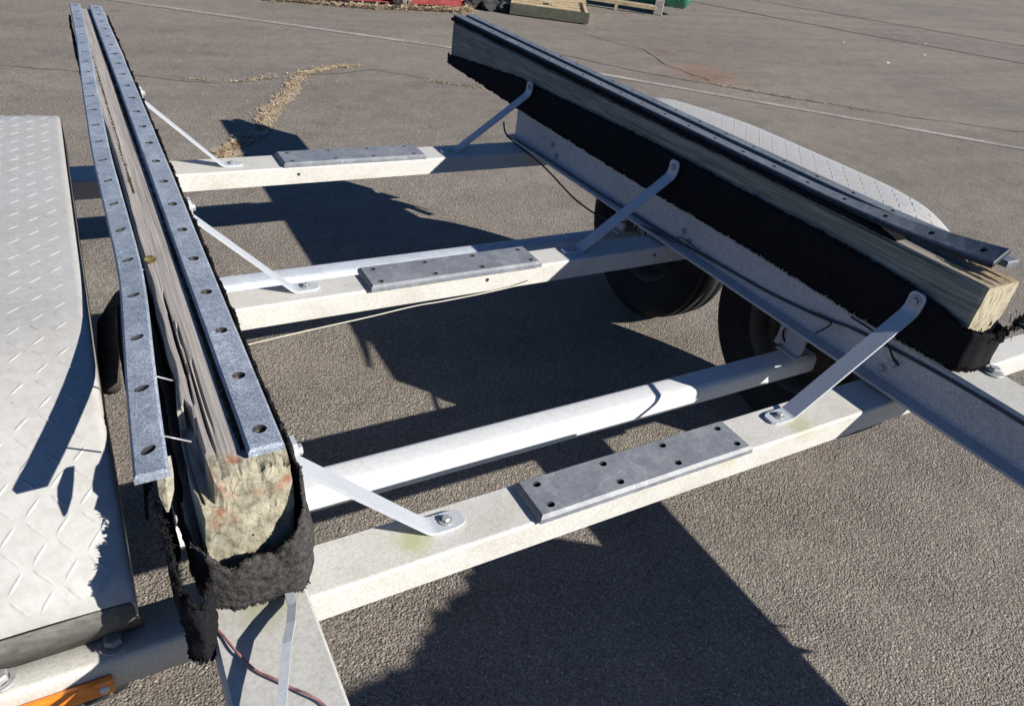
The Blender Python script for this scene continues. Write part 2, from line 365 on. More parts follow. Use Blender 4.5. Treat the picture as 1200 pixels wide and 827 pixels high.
# --- crossbeams
def channel_beam(y0, y1, x0, x1):
    b = MB(); r = .006; z0, z1 = .381, .44
    prof = [(y0, z0), (y0, z1-r)]+[(y0+r-r*math.cos(a), z1-r+r*math.sin(a)) for a in (.5, 1.05)]+[(y0+r, z1), (y1-r, z1), (y1, z1-r), (y1, z0), (y1-.008, z0), (y1-.008, z1-.010), (y0+.008, z1-.010), (y0+.008, z0)]
    n = len(prof); xs = [x0+(x1-x0)*i/12 for i in range(13)]
    vs = [(x, y, z) for x in xs for y, z in prof]
    fs = [(i*n+k, i*n+(k+1) % n, (i+1)*n+(k+1) % n, (i+1)*n+k) for i in range(12) for k in range(n)]
    fs += [tuple(range(n-1, -1, -1)), tuple(12*n+k for k in range(n))]
    b.add(vs, fs); return b.build('crossbeam', M['beam'], T)
BEAM = [(.706, .808), (1.564, 1.658), (2.452, 2.588)]
beams = [channel_beam(.706, .808, .0, 1.70), channel_beam(1.564, 1.658, .02, 1.70), channel_beam(2.452, 2.588, -.33, 1.70)]

for (x, y, z), bm_ in (((.905, 1.5635, .418), 1), ((1.505, 1.5635, .415), 1), ((.62, 2.4515, .415), 2)):
    b = MB(); b.lathe([(0, .0055), (.0006, .0055), (.0006, 0)], Matrix.Translation((x, y, z)) @ Matrix.Rotation(-PI/2, 4, 'Z'), 12); b.build('plug', M['black'], beams[bm_])
# --- rails
def rail(side):
    b = MB(); f = (lambda x: x) if side > 0 else (lambda x: 1.7175-x)
    y0, y1 = -1.25, 2.62
    fl = 1.53 if side > 0 else 1.558
    prof = [(1.692, .452), (fl, .452), (fl, .459), (1.569, .461), (1.573, .466), (1.573, .560), (1.577, .566), (1.69, .566), (1.694, .561), (1.694, .455)]
    n = len(prof); N = 30
    vs = [(f(x), y0+(y1-y0)*i/N, z) for i in range(N+1) for x, z in prof]
    mi = []
    for i in range(N):
        for k in range(n):
            b.add([], [], 0); b.f.append([i*n+k, i*n+(k+1) % n, (i+1)*n+(k+1) % n, (i+1)*n+k]); b.m.append(1 if k in (5, 6, 7, 8) else 0); b.sm.append(False)
    b.v = [Vector(p) for p in vs]
    b.f += [list(range(n)), [N*n+k for k in range(n)]]; b.m += [0, 0]; b.sm += [False, False]
    o = b.build('frame_rail', [M['galv'], M['railtop']], T)
    return o
railR = rail(1); railL = rail(-1)
for y, z in ((2.329, .513), (2.29, .482), (1.533, .505), (1.50, .483), (.76, .51), (.782, .484)): bolt((1.572, y, z), railR, '-X', .8)
bolt((1.672, .60, .567), railR, 'Z', 1.5)

# --- axles
def axle(y0, y1, ztop, x0, x1, mat, r=.018):
    b = MB(); z0 = ztop-.062; prof = []
    for cy, cz, a0 in ((y0+r, ztop-r, PI), (y1-r, ztop-r, PI/2), (y1-r, z0+r, 0), (y0+r, z0+r, -PI/2)):
        for k in range(5):
            a = a0-(PI/2)*k/4; prof.append((cy+r*math.cos(a), cz+r*math.sin(a)))
    n = len(prof); vs = [(x, y, z) for x in (x0, x1) for y, z in prof]
    b.add(vs, [(k, (k+1) % n, n+(k+1) % n, n+k) for k in range(n)], 0, True)
    b.add(vs[:n], [tuple(range(n))]); b.add(vs[n:], [tuple(range(n))])
    return b.build('axle', mat, T)
ax1 = axle(1.03, 1.105, .325, -.0, 1.71, M['axle']); ax2 = axle(1.885, 1.962, .325, -.0, 1.71, M['axle2'])
for ax, y in ((ax1, 1.07), (ax2, 1.92)):
    for x in (.075, 1.643):   # hanger saddles between axle and rail
        b = MB(); b.box(x-.03, x+.03, y-.036, y+.036, .327, .333, .002); b.box(x-.006, x+.006, y-.028, y+.028, .333, .452)
        b.build('hanger', M['axle2'], ax)

# --- wheels
def wheel(y, side):
    b = MB(); xc = 1.812 if side > 0 else 1.7175-1.905
    mtx = Matrix.Translation((xc, y, .325)) @ Matrix.Diagonal((side, 1, 1, 1))
    # local -x is the inner side
    prof = [(-.072, .185), (-.083, .195), (-.098, .235), (-.102, .265), (-.096, .292), (-.082, .312), (-.075, .320), (-.060, .323), (-.056, .315), (-.050, .315), (-.046, .325), (-.018, .326), (-.014, .316), (-.007, .316), (-.003, .326),
            (.025, .326), (.03, .316), (.036, .316), (.04, .325), (.06, .323), (.08, .312), (.096, .292), (.102, .265), (.098, .235), (.083, .195), (.072, .185)]
    b.lathe(prof, mtx, 64)
    tread = MB()
    w_ = b.build('wheel', M['rubber'], T)
    r = MB(); r.lathe([(-.086, .197), (-.080, .200), (-.070, .188), (-.055, .172), (.0, .165), (.02, .15), (.035, .12), (.038, .06), (.05, .045), (.05, .0)], mtx, 48); r.build('rim', M['rim'], w_)
    d = MB(); d.lathe([(-.100, .03), (-.06, .032), (-.06, .118), (-.045, .13), (-.01, .128), (-.01, .10)], mtx, 36); d.build('brake_drum', M['drum'], w_)
    p = MB(); s_ = side
    for dy, dz in ((.05, .05), (-.05, .05), (.05, -.05), (-.05, -.05)):
        p.box(xc-s_*.075-.008, xc-s_*.075+.008, y+dy-.009, y+dy+.009, .325+dz-.009, .325+dz+.009, .002)
    p.box(xc-s_*.085-.006, xc-s_*.085+.006, y-.05, y+.05, .28, .37, .003); p.build('torsion_plate', M['axle2'], w_)
    return w_
for y in (1.14, 1.885):
    wheel(y, 1); wheel(y, -1)

# --- fenders of tread plate
def fz(y):      # height of the fender crown along y
    d = abs(y-1.51); k = .42 if y < 1.51 else .60
    if d < k: return .744-.004*(d/k)**2
    u = (d-k)/(.81-k)
    return .740-.040*u-.145*u**2.2
def fender(side):
    xi, xo = (-.048, -.315)
    f = (lambda x: x) if side < 0 else (lambda x: 1.7175-x)
    b = MB(); N = 48; ys = [.702+(2.318-.702)*i/N for i in range(N+1)]
    def xs_at(y):
        d = abs(y-1.51); c = max(0, (d-.26)/.55)
        cut = (.17 if side > 0 else .02)*c**1.5
        o_, i_ = xo+cut, xi-(.004*c**6)-(.05*max(0, (y-2.12)/.198)**2.5 if y > 2.12 else 0)
        sk_ = .075-.05*max(0, (d-.62)/.19)
        L = [(i_+.0, -sk_), (i_+.0, -.010), (i_-.002, -.004), (i_-.006, -.0008), (i_-.012, 0)]
        L += [(i_-.012+(o_+.03-i_+.012)*k/6, .003*math.sin(PI*k/6)) for k in range(1, 6)]
        L += [(o_+.03, 0), (o_+.012, -.004), (o_+.003, -.012), (o_, -.025), (o_, -.11)]
        return L
    P = [[(f(x), y, fz(y)+dz) for x, dz in xs_at(y)] for y in ys]
    n = len(P[0]); vs = [p for r in P for p in r]
    fs = [(i*n+k, i*n+k+1, (i+1)*n+k+1, (i+1)*n+k) for i in range(N) for k in range(n-1)]
    b.add(vs, fs, 0, True)
    o = b.build('fender', M['plate'], T)
    mod = o.modifiers.new('thickness', 'SOLIDIFY'); mod.thickness = .003; mod.offset = -1
    # dark end lips under the rolled edge
    for y in (.702, 2.318):
        sk = MB(); z = fz(y); L = xs_at(y); x0, x1 = L[2][0], L[-3][0]
        ya, yb = (y+.004, y+.052) if y < 1 else (y-.004, y-.052)
        q = [(f(x0+(x1-x0)*k/8), yy, zz) for yy, zz in ((yb, .4435), ((ya*.7+yb*.3), .51), (ya, z-.004)) for k in range(9)]
        sk.add(q, [(r*9+k, r*9+k+1, r*9+k+10, r*9+k+9) for r in range(2) for k in range(8)], 0, True)
        s1 = sk.build('fender_lip', M['skirt'], o); mm = s1.modifiers.new('thickness', 'SOLIDIFY'); mm.thickness = .003
    # raised tread bars, alternating direction
    tb = MB(); pitch = .0295; nx = int(.30/pitch); s = 0; y = .722; row = 0
    while True:
        # advance along the arc length
        slope = (fz(y+.002)-fz(y-.002))/.004
        if y > 2.30: break
        L = xs_at(y); xa, xb = L[4][0]-.004, L[10][0]+.004
        for k in range(nx+1):
            x = xi-.035-k*pitch
            if x > xa or x < xb: continue
            sgn = 1 if (k+row) % 2 == 0 else -1
            ln, wd, hh = .0135, .0022, .0009
            th = sgn*PI/4
            d = Vector((math.cos(th), math.sin(th))); nn = Vector((-d.y, d.x))
            pts = []
            for u, v, h in ((-ln, 0, 0), (-ln*.45, wd, 0), (ln*.45, wd, 0), (ln, 0, 0), (ln*.45, -wd, 0), (-ln*.45, -wd, 0), (-ln*.5, 0, hh), (ln*.5, 0, hh)):
                px, py = x+d.x*u+nn.x*v, y+d.y*u+nn.y*v
                pts.append((f(px), py, fz(py)+.0026*math.sin(PI*min(1, max(0, (px-xa)/(xb-xa))))+h+.0004))
            tb.add(pts, [(0, 1, 6), (1, 2, 7, 6), (2, 3, 7), (3, 4, 7), (4, 5, 6, 7), (5, 0, 6)])
        y += pitch/math.sqrt(1+slope*slope); row += 1
    tag(tb.build('tread_bars', M['bar'], o), kind='stuff')
    return o
fendL = fender(-1); fendR = fender(1)
# front fender bracket with the amber reflector
b = MB(); y0, y1, z0, z1, r = .712, .786, .385, .443, .008
prof = [(y0, z0), (y0, z1-r)]+[(y0+r-r*math.cos(a), z1-r+r*math.sin(a)) for a in (.3, .6, .9, 1.2)]+[(y0+r, z1), (y1, z1), (y1, z0)]
n = len(prof); xs = (-.52, .022)
b.add([(x, y, z) for x in xs for y, z in prof], [(k, (k+1) % n, n+(k+1) % n, n+k) for k in range(n)], 0, True)
b.add([(xs[1], y, z) for y, z in prof], [tuple(range(n))]); b.add([(xs[0], y, z) for y, z in prof], [tuple(range(n))])
brk = b.build('fender_bracket', M['beam'], T)
b2 = MB(); b2.add([(1.7175-x, y, z) for x in xs for y, z in prof], [(k, (k+1) % n, n+(k+1) % n, n+k) for k in range(n)]); b2.build('fender_bracket', M['beam'], T)
for x in (-.092, -.222): bolt((x, .738, .4435), brk, 'Z', 1.35)
rf = MB(); rf.box(-.36, -.101, .702, .7115, .388, .418, .003); refl = rf.build('reflector', M['amber'], brk)
rv = MB(); rv.lathe([(0, .0065), (.002, .006), (.0035, .004), (.004, 0)], Matrix.Translation((-.113, .702, .402)) @ Matrix.Rotation(-PI/2, 4, 'Z'), 14); rv.build('rivet', M['white'], brk)

# --- flat bar struts
def strut(y, side):
    f = (lambda x: x) if side > 0 else (lambda x: 1.7175-x)
    fo = 0 if side > 0 else .088      # the left feet stand closer to their bunk
    path = [(x+fo, z) for x, z in ((1.185, .4435), (1.192, .4435), (1.205, .4435), (1.225, .4435), (1.240, .4435), (1.248, .4455), (1.256, .451))]
    top = (1.536, .648)
    path += [(1.256+fo+(top[0]-1.256-fo)*k/5, .451+(top[1]-.451)*k/5) for k in range(1, 6)]
    path += [(1.543, .655), (1.5475, .664), (1.549, .676), (1.549, .69), (1.549, .698), (1.549, .702)]
    hw = [.010, .015, .0185, .0195]+[.0195]*10+[.0195, .018, .014, .008]
    hw = [.0195]*len(path); hw[0] = .011; hw[1] = .0165; hw[-1] = .010; hw[-2] = .016
    th = .003; b = MB(); vs = []
    for i, (x, z) in enumerate(path):
        a = Vector(path[min(i+1, len(path)-1)])-Vector(path[max(i-1, 0)]); a.normalize(); nx, nz_ = -a.y, a.x
        for sy, sn in ((-1, -1), (-1, 1), (1, 1), (1, -1)): vs.append((f(x+nx*th*sn), y+hw[i]*sy, z+nz_*th*sn))
    n = len(path); fs = [(i*4+k, i*4+(k+1) % 4, (i+1)*4+(k+1) % 4, (i+1)*4+k) for i in range(n-1) for k in range(4)]+[(0, 1, 2, 3), tuple((n-1)*4+k for k in range(4))]
    b.add(vs, fs); o = b.build('strut', M['strut'], T)
    bolt((f(1.217+fo), y, .447), o, 'Z', .85); bolt((f(1.546), y, .682), o, '-X' if side > 0 else 'X', .95)
    return o
for y in (.765, 1.618, 2.51): strut(y, 1); strut(y, -1)

# --- panels with holes
def holed_panel(L, W, th, cells, ch, mp, K=16, hd=.02, si=0):
    # cells: (u0,u1,v0,v1,hole(cu,cv,ru,rv,rot) or None); mp(u,v,h) -> world ; ch = edge chamfer
    b = MB()
    for u0, u1, v0, v1, ho in cells:
        if ho is None:
            b.add([mp(u0, v0, th), mp(u1, v0, th), mp(u1, v1, th), mp(u0, v1, th)], [(0, 1, 2, 3)]); continue
        cu, cv, ru, rv, rot = ho; vs = []; 
        per = []
        for k in range(K):
            a = 2*PI*(k+.5)/K; c_, s_ = math.cos(a), math.sin(a)
            tu = ((u1-cu) if c_ > 0 else (cu-u0))/max(1e-9, abs(c_)); tv = ((v1-cv) if s_ > 0 else (cv-v0))/max(1e-9, abs(s_)); tt = min(tu, tv)
            per.append((cu+c_*tt, cv+s_*tt))
        corners = [(u1, v1), (u0, v1), (u0, v0), (u1, v0)]
        hol = []
        for k in range(K):
            a = 2*PI*(k+.5)/K; x, y = ru*math.cos(a), rv*math.sin(a)
            hol.append((cu+x*math.cos(rot)-y*math.sin(rot), cv+x*math.sin(rot)+y*math.cos(rot)))
        vs = [mp(u, v, th) for u, v in per]+[mp(u, v, th) for u, v in hol]+[mp(cu+(u-cu)*.8, cv+(v-cv)*.8, th-.004) for u, v in hol]+[mp(cu+(u-cu)*.8, cv+(v-cv)*.8, .0005) for u, v in hol]
        base = len(vs); vs += [mp(u, v, th) for u, v in corners]; fs = []; hw_ = []
        for k in range(K):
            k2 = (k+1) % K
            fs.append((k, k2, K+k2, K+k)); hw_.append((K+k, K+k2, 2*K+k2, 2*K+k)); hw_.append((2*K+k, 2*K+k2, 3*K+k2, 3*K+k))
            # corner triangle when perimeter neighbours lie on different sides
            pa, pb = per[k], per[k2]
            for ci, co in enumerate(corners):
                on = lambda p, q: abs(p[0]-q[0]) < 1e-6 or abs(p[1]-q[1]) < 1e-6
                if on(pa, co) and on(pb, co) and abs(pa[0]-pb[0]) > 1e-6 and abs(pa[1]-pb[1]) > 1e-6: fs.append((k, base+ci, k2))
        b.add(vs, fs); b.add(vs, hw_, 1); b.add([mp(cu+(u-cu)*.82, cv+(v-cv)*.82, max(.0015, th-hd)) for u, v in hol], [tuple(range(K))], 2)
    # chamfer + sides
    us = sorted({c[0] for c in cells} | {c[1] for c in cells}); vs_ = sorted({c[2] for c in cells} | {c[3] for c in cells})
    ring = [(u, vs_[0]) for u in us]+[(us[-1], v) for v in vs_[1:]]+[(u, vs_[-1]) for u in us[::-1][1:]]+[(us[0], v) for v in vs_[::-1][1:-1]]
    cu, cv = (us[0]+us[-1])/2, (vs_[0]+vs_[-1])/2
    def outp(u, v): return (u+ch*(1 if u >= us[-1] else -1 if u <= us[0] else 0), v+ch*(1 if v >= vs_[-1] else -1 if v <= vs_[0] else 0))
    A = [mp(u, v, th) for u, v in ring]; B = [mp(*outp(u, v), th-ch) for u, v in ring]; D = [mp(*outp(u, v), 0) for u, v in ring]
    n = len(ring); b.add(A+B+D, [(k, (k+1) % n, n+(k+1) % n, n+k) for k in range(n)]); b.add(B+D, [(k, (k+1) % n, n+(k+1) % n, n+k) for k in range(n)], si)
    return b
def pad(y0, y1, beam, x0=.563, x1=1.072):
    ch = .006; cells = []
    un = [x0+ch, x0+.132, x0+.258, x0+.385, x1-ch]; vn = [y0+ch, (y0+y1)/2, y1-ch]
    hx = [(.035, .165, .31, .47), (.05, .20, .345, .488)]
    for j in range(2):
        for i in range(4):
            cu = x0+(.032, .185, .325, .482)[i] if j == 0 else x0+(.034, .182, .328, .476)[i]
            cv = y0+.022 if j == 0 else y1-.022
            cells.append((un[i], un[i+1], vn[j], vn[j+1], (cu, cv, .0080, .0068, 0)))
    zt = .4405
    b = holed_panel(0, 0, .016, cells, ch, lambda u, v, h: Vector((u, v, zt+h+.0006*nz(u*6, v*6))))
    return b.build('keel_pad', [M['pad'], M['black'], M['black']], beam)
pad(.699, .796, beams[0]); pad(1.552, 1.664, beams[1]); pad(2.452, 2.578, beams[2], .572, 1.10)

# --- timber bunks
def bunk(x0, x1, y0, y1, z0, z1, mat, seed, grooves, rough_end, sections=210):
    b = MB(); prof = []
    nx, nz2 = 40, 24
    def rc(u): return u
    for k in range(nx): prof.append((k/nx, 1.))       # top, left to right
    for k in range(nz2): prof.append((1., 1-k/nz2))    # right side down
    for k in range(6): prof.append((1-k/6, 0.))
    for k in range(nz2): prof.append((0., k/nz2))
    n = len(prof); ys = [y0+(y1-y0)*(i/sections)**1.5 for i in range(sections+1)]
    def pt(u, v, y):
        x = x0+(x1-x0)*u; z = z0+(z1-z0)*v
        e = .006; cu = min(u, 1-u)*(x1-x0); cv = min(v, 1-v)*(z1-z0)
        if cu < e and cv < e:   # soften arrises
            k = (1-cu/e)*(1-cv/e)*.0035*(1.3+nz(y*9, u*5, v*5+seed)); x += k*(1 if u < .5 else -1); z += k*(1 if v < .5 else -1)
        x += .0022*nz(y*2.1, v*4, seed)+.0008*nz(y*7, v*26, seed+3); z += .002*nz(y*1.7, u*4, seed+9)
        if v > .999:
            z += .0005*nz(u*44, y*1.4, seed+5)
            for gx, gy0, gy1, gw, gd in grooves:
                if gy0 < y < gy1:
                    gxx = gx+.0022*nz(y*5, gx*50, seed); d = abs(x-gxx); gw_ = gw*(1+.5*nz(y*19, gx*80)); t_ = min(1, (y-gy0)/.08, (gy1-y)/.06)
                    if d < gw_*t_+.0008: z -= gd*t_*(1-(d/(gw_*t_+.0009))**2)
        if u < .001 or u > .999:
            s_ = 1 if u < .5 else -1; x += s_*(.0016*max(0, nz(v*22, y*2.2, seed+7)))
        if rough_end:      # the left arris is chipped back, and a ledge has split off at the near end
            sm = lambda a, b_, q: max(0, min(1, (q-a)/(b_-a)))**2*(3-2*max(0, min(1, (q-a)/(b_-a))))
            k = sm(.74, .9, y)*(1-sm(1.7, 2.3, y))
            if u < .3: x += (.011+.004*nz(y*11, 3))*k*(1-u/.3)
            led = .0525+.002*nz(y*30, 7)
            if y < .795+.02*nz(x*200, 5) and x < led and v > .55 and u < .5:
                dz = .034+.006*nz(y*26, x*90)
                if v > .999: z -= dz
                else: z = min(z, z1-dz)
        if rough_end and y < y0+.05:
            k = 1-(y-y0)/.05
            if v > .999: z -= k*k*(.006+.010*nz(u*7, y*30, seed+11)+.004*nz(u*23, y*40, 4))
            x += (.5-u)*k*k*.006
        return Vector((x, y, z))
    vs = [pt(u, v, y) for y in ys for u, v in prof]; S_ = len(ys)
    b.add(vs, [(i*n+k, i*n+(k+1) % n, (i+1)*n+(k+1) % n, (i+1)*n+k) for i in range(S_-1) for k in range(n)], 0, False)
    # end faces: rings shrinking to the middle, bulging roughly
    for i, sgn, yy in ((0, -1, y0), (S_-1, 1, y1)):
        c = Vector(((x0+x1)/2, yy, (z0+z1)/2)); prev = vs[i*n:(i+1)*n]; ev = list(prev); fs = []
        R = 9
        for r in range(1, R+1):
            q = 1-r/R*.98
            for p in vs[i*n:(i+1)*n]:
                w_ = c+(p-c)*q; am = .010 if (rough_end and sgn < 0) else .003
                w_.y += sgn*(am*.5*(1-q)**.5+am*.5*nz(w_.x*36, w_.z*30, seed+2)+am*.12*nz(w_.x*90, w_.z*60, seed+8)); ev.append(w_)
        for r in range(R):
            for k in range(n): fs.append((r*n+k, r*n+(k+1) % n, (r+1)*n+(k+1) % n, (r+1)*n+k))
        b.add(ev, fs, 0, False)
    return b.build('bunk', mat, T)
bunkL = bunk(.034, .143, .655, 3.30, .568, .770, M['woodL'], 3.1,
    [(.0555, .79, 1.10, .0022, .026), (.063, .67, 1.02, .0011, .010), (.0675, .70, .95, .0008, .005)], True)
tag(bunkL, 'left timber bunk, cracked grey with rusty broken near end')
bunkR = bunk(1.572, 1.690, .650, 3.285, .568, .770, M['woodR'], 8.4, [(1.60, .655, .80, .006, .02), (1.628, .65, .90, .008, .02), (1.66, .65, .78, .006, .018)], False)
# splinter tip hanging under the sprung strip
b = MB(); q = [(.012, .712, .764, .006), (.008, .690, .756, .009), (.006, .672, .747, .008), (.004, .655, .737, .002)]
for i, (x, y, z, r) in enumerate(q):
    b.v += [Vector((x-r, y, z)), Vector((x, y, z+r*.5)), Vector((x+r, y+.004, z)), Vector((x, y, z-r*.5))]
    if i: b.f += [[(i-1)*4+k, (i-1)*4+(k+1) % 4, i*4+(k+1) % 4, i*4+k] for k in range(4)]; b.m += [0]*4; b.sm += [False]*4
b.build('splinter', M['woodL'], bunkL)
# old screw recess in the left bunk's top
b = MB(); c = Vector((.0555, 1.205, .772))
b.lathe([(.0012, .0095), (.0016, .0085), (-.001, .006), (-.001, .0)], Matrix.Translation(c) @ Matrix.Rotation(-PI/2, 4, 'Y') @ Matrix.Diagonal((1, 1.5, 1, 1)), 18)
b.build('screw_recess', mat_simple('yellowed_screw_recess', (.17, .14, .05), .8, .6, 90), bunkL)

# --- plastic rubbing strips
def rub_strip(center, width, zf, y0, y1, mat, parent, pitch=.1165, th=.013, hole=(.0080, .0084), first=.035, rotd=.1, tilt=None, hd=.006, fill='hole', side=None):
    cells = []; ch = .003; hw = width/2; ys = [y0+ch]; y = y0+first
    holes = []
    while y < y1-.03: holes.append(y); y += pitch
    edges = [y0+ch]+[(a+b_)/2 for a, b_ in zip(holes, holes[1:])]+[y1-ch]
    # subdivide for smooth bends: each cell is split as plain | hole | plain
    for h, a, e in zip(holes, edges, edges[1:]):
        lo, hi = max(a, h-.02), min(e, h+.02)
        if lo-a > .004: cells.append((a, lo, -hw+ch, hw-ch, None))
        else: lo = a
        cells.append((lo, hi if e-hi > .004 else e, -hw+ch, hw-ch, (h, 0, hole[0], hole[1], rotd*random.uniform(.6, 1.2))))
        if e-hi > .004: cells.append((hi, e, -hw+ch, hw-ch, None))
    def mp(u, v, h):
        cx = center(u); dx = (center(u+.01)-center(u-.01))/.02; z = zf(u)
        ti = tilt(u) if tilt else 0
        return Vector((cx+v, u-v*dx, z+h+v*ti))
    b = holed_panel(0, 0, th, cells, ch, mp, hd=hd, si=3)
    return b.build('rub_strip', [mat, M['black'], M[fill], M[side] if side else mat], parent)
def lerp_tab(tab):
    def f(y):
        if y <= tab[0][0]: 
            (a, b_), (c, d) = tab[0], tab[1]; return b_+(d-b_)*(y-a)/(c-a)
        for (a, b_), (c, d) in zip(tab, tab[1:]):
            if y <= c:
                u = (y-a)/(c-a); return b_+(d-b_)*u
        return tab[-1][1]
    return f
def smooth(tab, s=.12):
    f = lerp_tab(tab); return lambda y: (f(y-s)+2*f(y-s/2)+3*f(y)+2*f(y+s/2)+f(y+s))/9
rub_strip(smooth([(.6, .1175), (1.3, .1175), (2.2, .119), (3.3, .116)]), .0415, smooth([(.6, .7712), (3.3, .7712)]), .672, 3.315, M['strip'], bunkL, th=.0105)
sL = rub_strip(smooth([(.6, -.008), (.8, .001), (1.12, .0225), (1.7, .020), (2.2, .030), (2.75, .044), (3.3, .051)]), .0355,
    smooth([(.6, .777), (1.0, .781), (1.6, .776), (2.4, .772), (3.3, .7715)]), .665, 3.345, M['strip'], bunkL, th=.0105, pitch=.118, first=.04, rotd=-.55, hole=(.0056, .0092), tilt=smooth([(.6, .05), (1.2, .12), (2, .0), (3.3, 0)]))
sL['label'] = 'plastic strip sprung sideways off the left bunk, held by nails'
rub_strip(smooth([(.6, 1.598), (3.3, 1.598)]), .043, smooth([(.60, .832), (.70, .815), (.80, .802), (.95, .789), (1.10, .783), (3.3, .7825)]), .668, 3.30, M['stripR'], bunkR, pitch=.118, first=.04, hole=(.0068, .0062), th=.013, hd=.02, fill='black', side='edge_shade', tilt=smooth([(.6, .75), (.8, .45), (1.05, .10), (1.4, .03), (3.3, .03)]))
rub_strip(smooth([(.6, 1.668), (3.3, 1.668)]), .043, smooth([(.60, .800), (.9, .786), (1.10, .783), (3.3, .7825)]), .672, 3.31, M['stripR'], bunkR, pitch=.118, first=.065, hole=(.0068, .0062), hd=.02, fill='black')
# nails that still hold the sprung strip
for y in (.735, .865, 1.19):
    b = MB(); b.tube([(.043, y, .762), (.006, y+.004, .782)], .0012, 6); b.build('nail', M['bolt'], bunkL)

# --- carpets
def hairs(mb, pts, n, ln, drop, mi=0, dirs=None):
    for _ in range(n):
        k = random.randrange(len(pts)-1); p = pts[k].lerp(pts[k+1], random.random())
        d = Vector((random.gauss(0, .5), random.gauss(0, .5), random.gauss(drop, .5)))
        if dirs: d += dirs
        d = d.normalized()*random.uniform(ln*.25, ln); s_ = d.orthogonal().normalized()*random.uniform(.0004, .0011)
        m_ = p+d*.55+Vector((0, 0, -.1*ln)); mb.add([p-s_, p+s_, m_+s_*.6, m_-s_*.6, p+d+Vector((random.gauss(0, ln*.15), random.gauss(0, ln*.15), -.25*ln))], [(0, 1, 2, 3), (3, 2, 4)], mi)
def carpet(path, topf, botf, parent, mats, seed=0, rows=10, amp=.003, fr_top=.006, fr_bot=.006, hair=(900, .012), thick=.004, seg=.006, mi=0, out=None):
    # path in plan, resampled; each column runs from topf(s) down to botf(s)
    P = [Vector((p[0], p[1], 0)) for p in path]; tot = sum((b_-a).length for a, b_ in zip(P, P[1:])); cols = []; n = int(tot/seg); acc = 0
    def at(s):
        for a, b_ in zip(P, P[1:]):
            l = (b_-a).length
            if s <= l: return a.lerp(b_, s/l), (b_-a).normalized()
            s -= l
        return P[-1].copy(), (P[-1]-P[-2]).normalized()
    vs = []; tops = []; bots = []
    for i in range(n+1):
        s = tot*i/n; p, d = at(s); nn = Vector((-d.y, d.x, 0))
        zt = topf(s, p)+fr_top*(nz(s*26, seed)+.7*nz(s*90, seed+4)); zb = botf(s, p)+fr_bot*(nz(s*22, seed+2)+.8*nz(s*110, seed+7))
        for j in range(rows+1):
            v = j/rows; q = p+nn*(amp*(nz(s*14, v*3, seed)+.5*nz(s*40, v*9, seed)))
            if out: q += nn*out(s, v)
            q.z = zt+(zb-zt)*v; vs.append(q)
        tops.append(vs[-rows-1].copy()); bots.append(vs[-1].copy())
    b = MB(); r = rows+1
    b.add(vs, [(i*r+j, i*r+j+1, (i+1)*r+j+1, (i+1)*r+j) for i in range(n) for j in range(rows)], mi, True)
    hairs(b, tops, hair[0], hair[1], .6, mi); hairs(b, bots, hair[0], hair[1], -.8, mi)
    o = b.build('carpet', mats, parent)
    m_ = o.modifiers.new('pile', 'SOLIDIFY'); m_.thickness = thick; m_.offset = 0
    return o
btR = smooth([(.63, .584), (.86, .574), (1.16, .577), (1.5, .575), (1.8, .569), (2.2, .573), (2.6, .576), (3.3, .590)]); ttR = smooth([(.64, .672), (.76, .698), (.89, .707), (1.05, .711), (1.45, .709), (1.75, .709), (2.06, .701), (2.35, .692), (2.62, .686), (3.0, .650), (3.3, .620)], .06)
cR = carpet([(1.575, 3.312), (1.562, 3.30), (1.562, .66), (1.572, .634), (1.60, .620), (1.65, .616), (1.70, .63), (1.705, .70)], lambda s, p: ttR(p.y) if p.y > .655 else .672-.12*max(0, p.x-1.60), lambda s, p: btR(p.y) if p.y > .655 else .578, bunkR, M['carpet'], 5, 10, .003, .005, .003, (2200, .007))
# torn tuft at the near end of the right bunk
b = MB()
base = [Vector((1.615, .618, .655)), Vector((1.66, .612, .668)), Vector((1.70, .62, .672)), Vector((1.722, .628, .690))]
for k in range(46):
    u = random.random()*(len(base)-1); i = min(int(u), len(base)-2); p = base[i].lerp(base[i+1], u-i)+Vector((random.gauss(0, .006), random.gauss(0, .006), random.gauss(0, .007)))
    d = Vector((random.gauss(.2, .8), random.gauss(-.2, .6), random.gauss(.3, .8))).normalized()*random.uniform(.008, .02); s_ = d.orthogonal().normalized()*random.uniform(.002, .006)
    b.add([p-s_, p+s_, p+d+s_*.7, p+d-s_*.7], [(0, 1, 2, 3)])
hairs(b, base, 300, .012, .2)
b.build('torn_carpet', M['carpet'], bunkR)
# left bunk: carpet skirt down both sides
ttl = lambda s, p: .752+.006*nz(p.y*5)
cLr = carpet([(.149, .70), (.150, 3.29)], ttl, lambda s, p: .60+.01*nz(p.y*3, 2), bunkL, M['carpet'], 21, 8, .004, .012, .01, (1100, .005), out=lambda s, v: -.004*math.sin(v*3))
cLl = carpet([(.027, .82), (.028, 3.31)], lambda s, p: .742+.01*nz(p.y*6, 8), lambda s, p: .59, bunkL, M['carpet'], 31, 8, .006, .012, .012, (1200, .006), out=lambda s, v: .004)
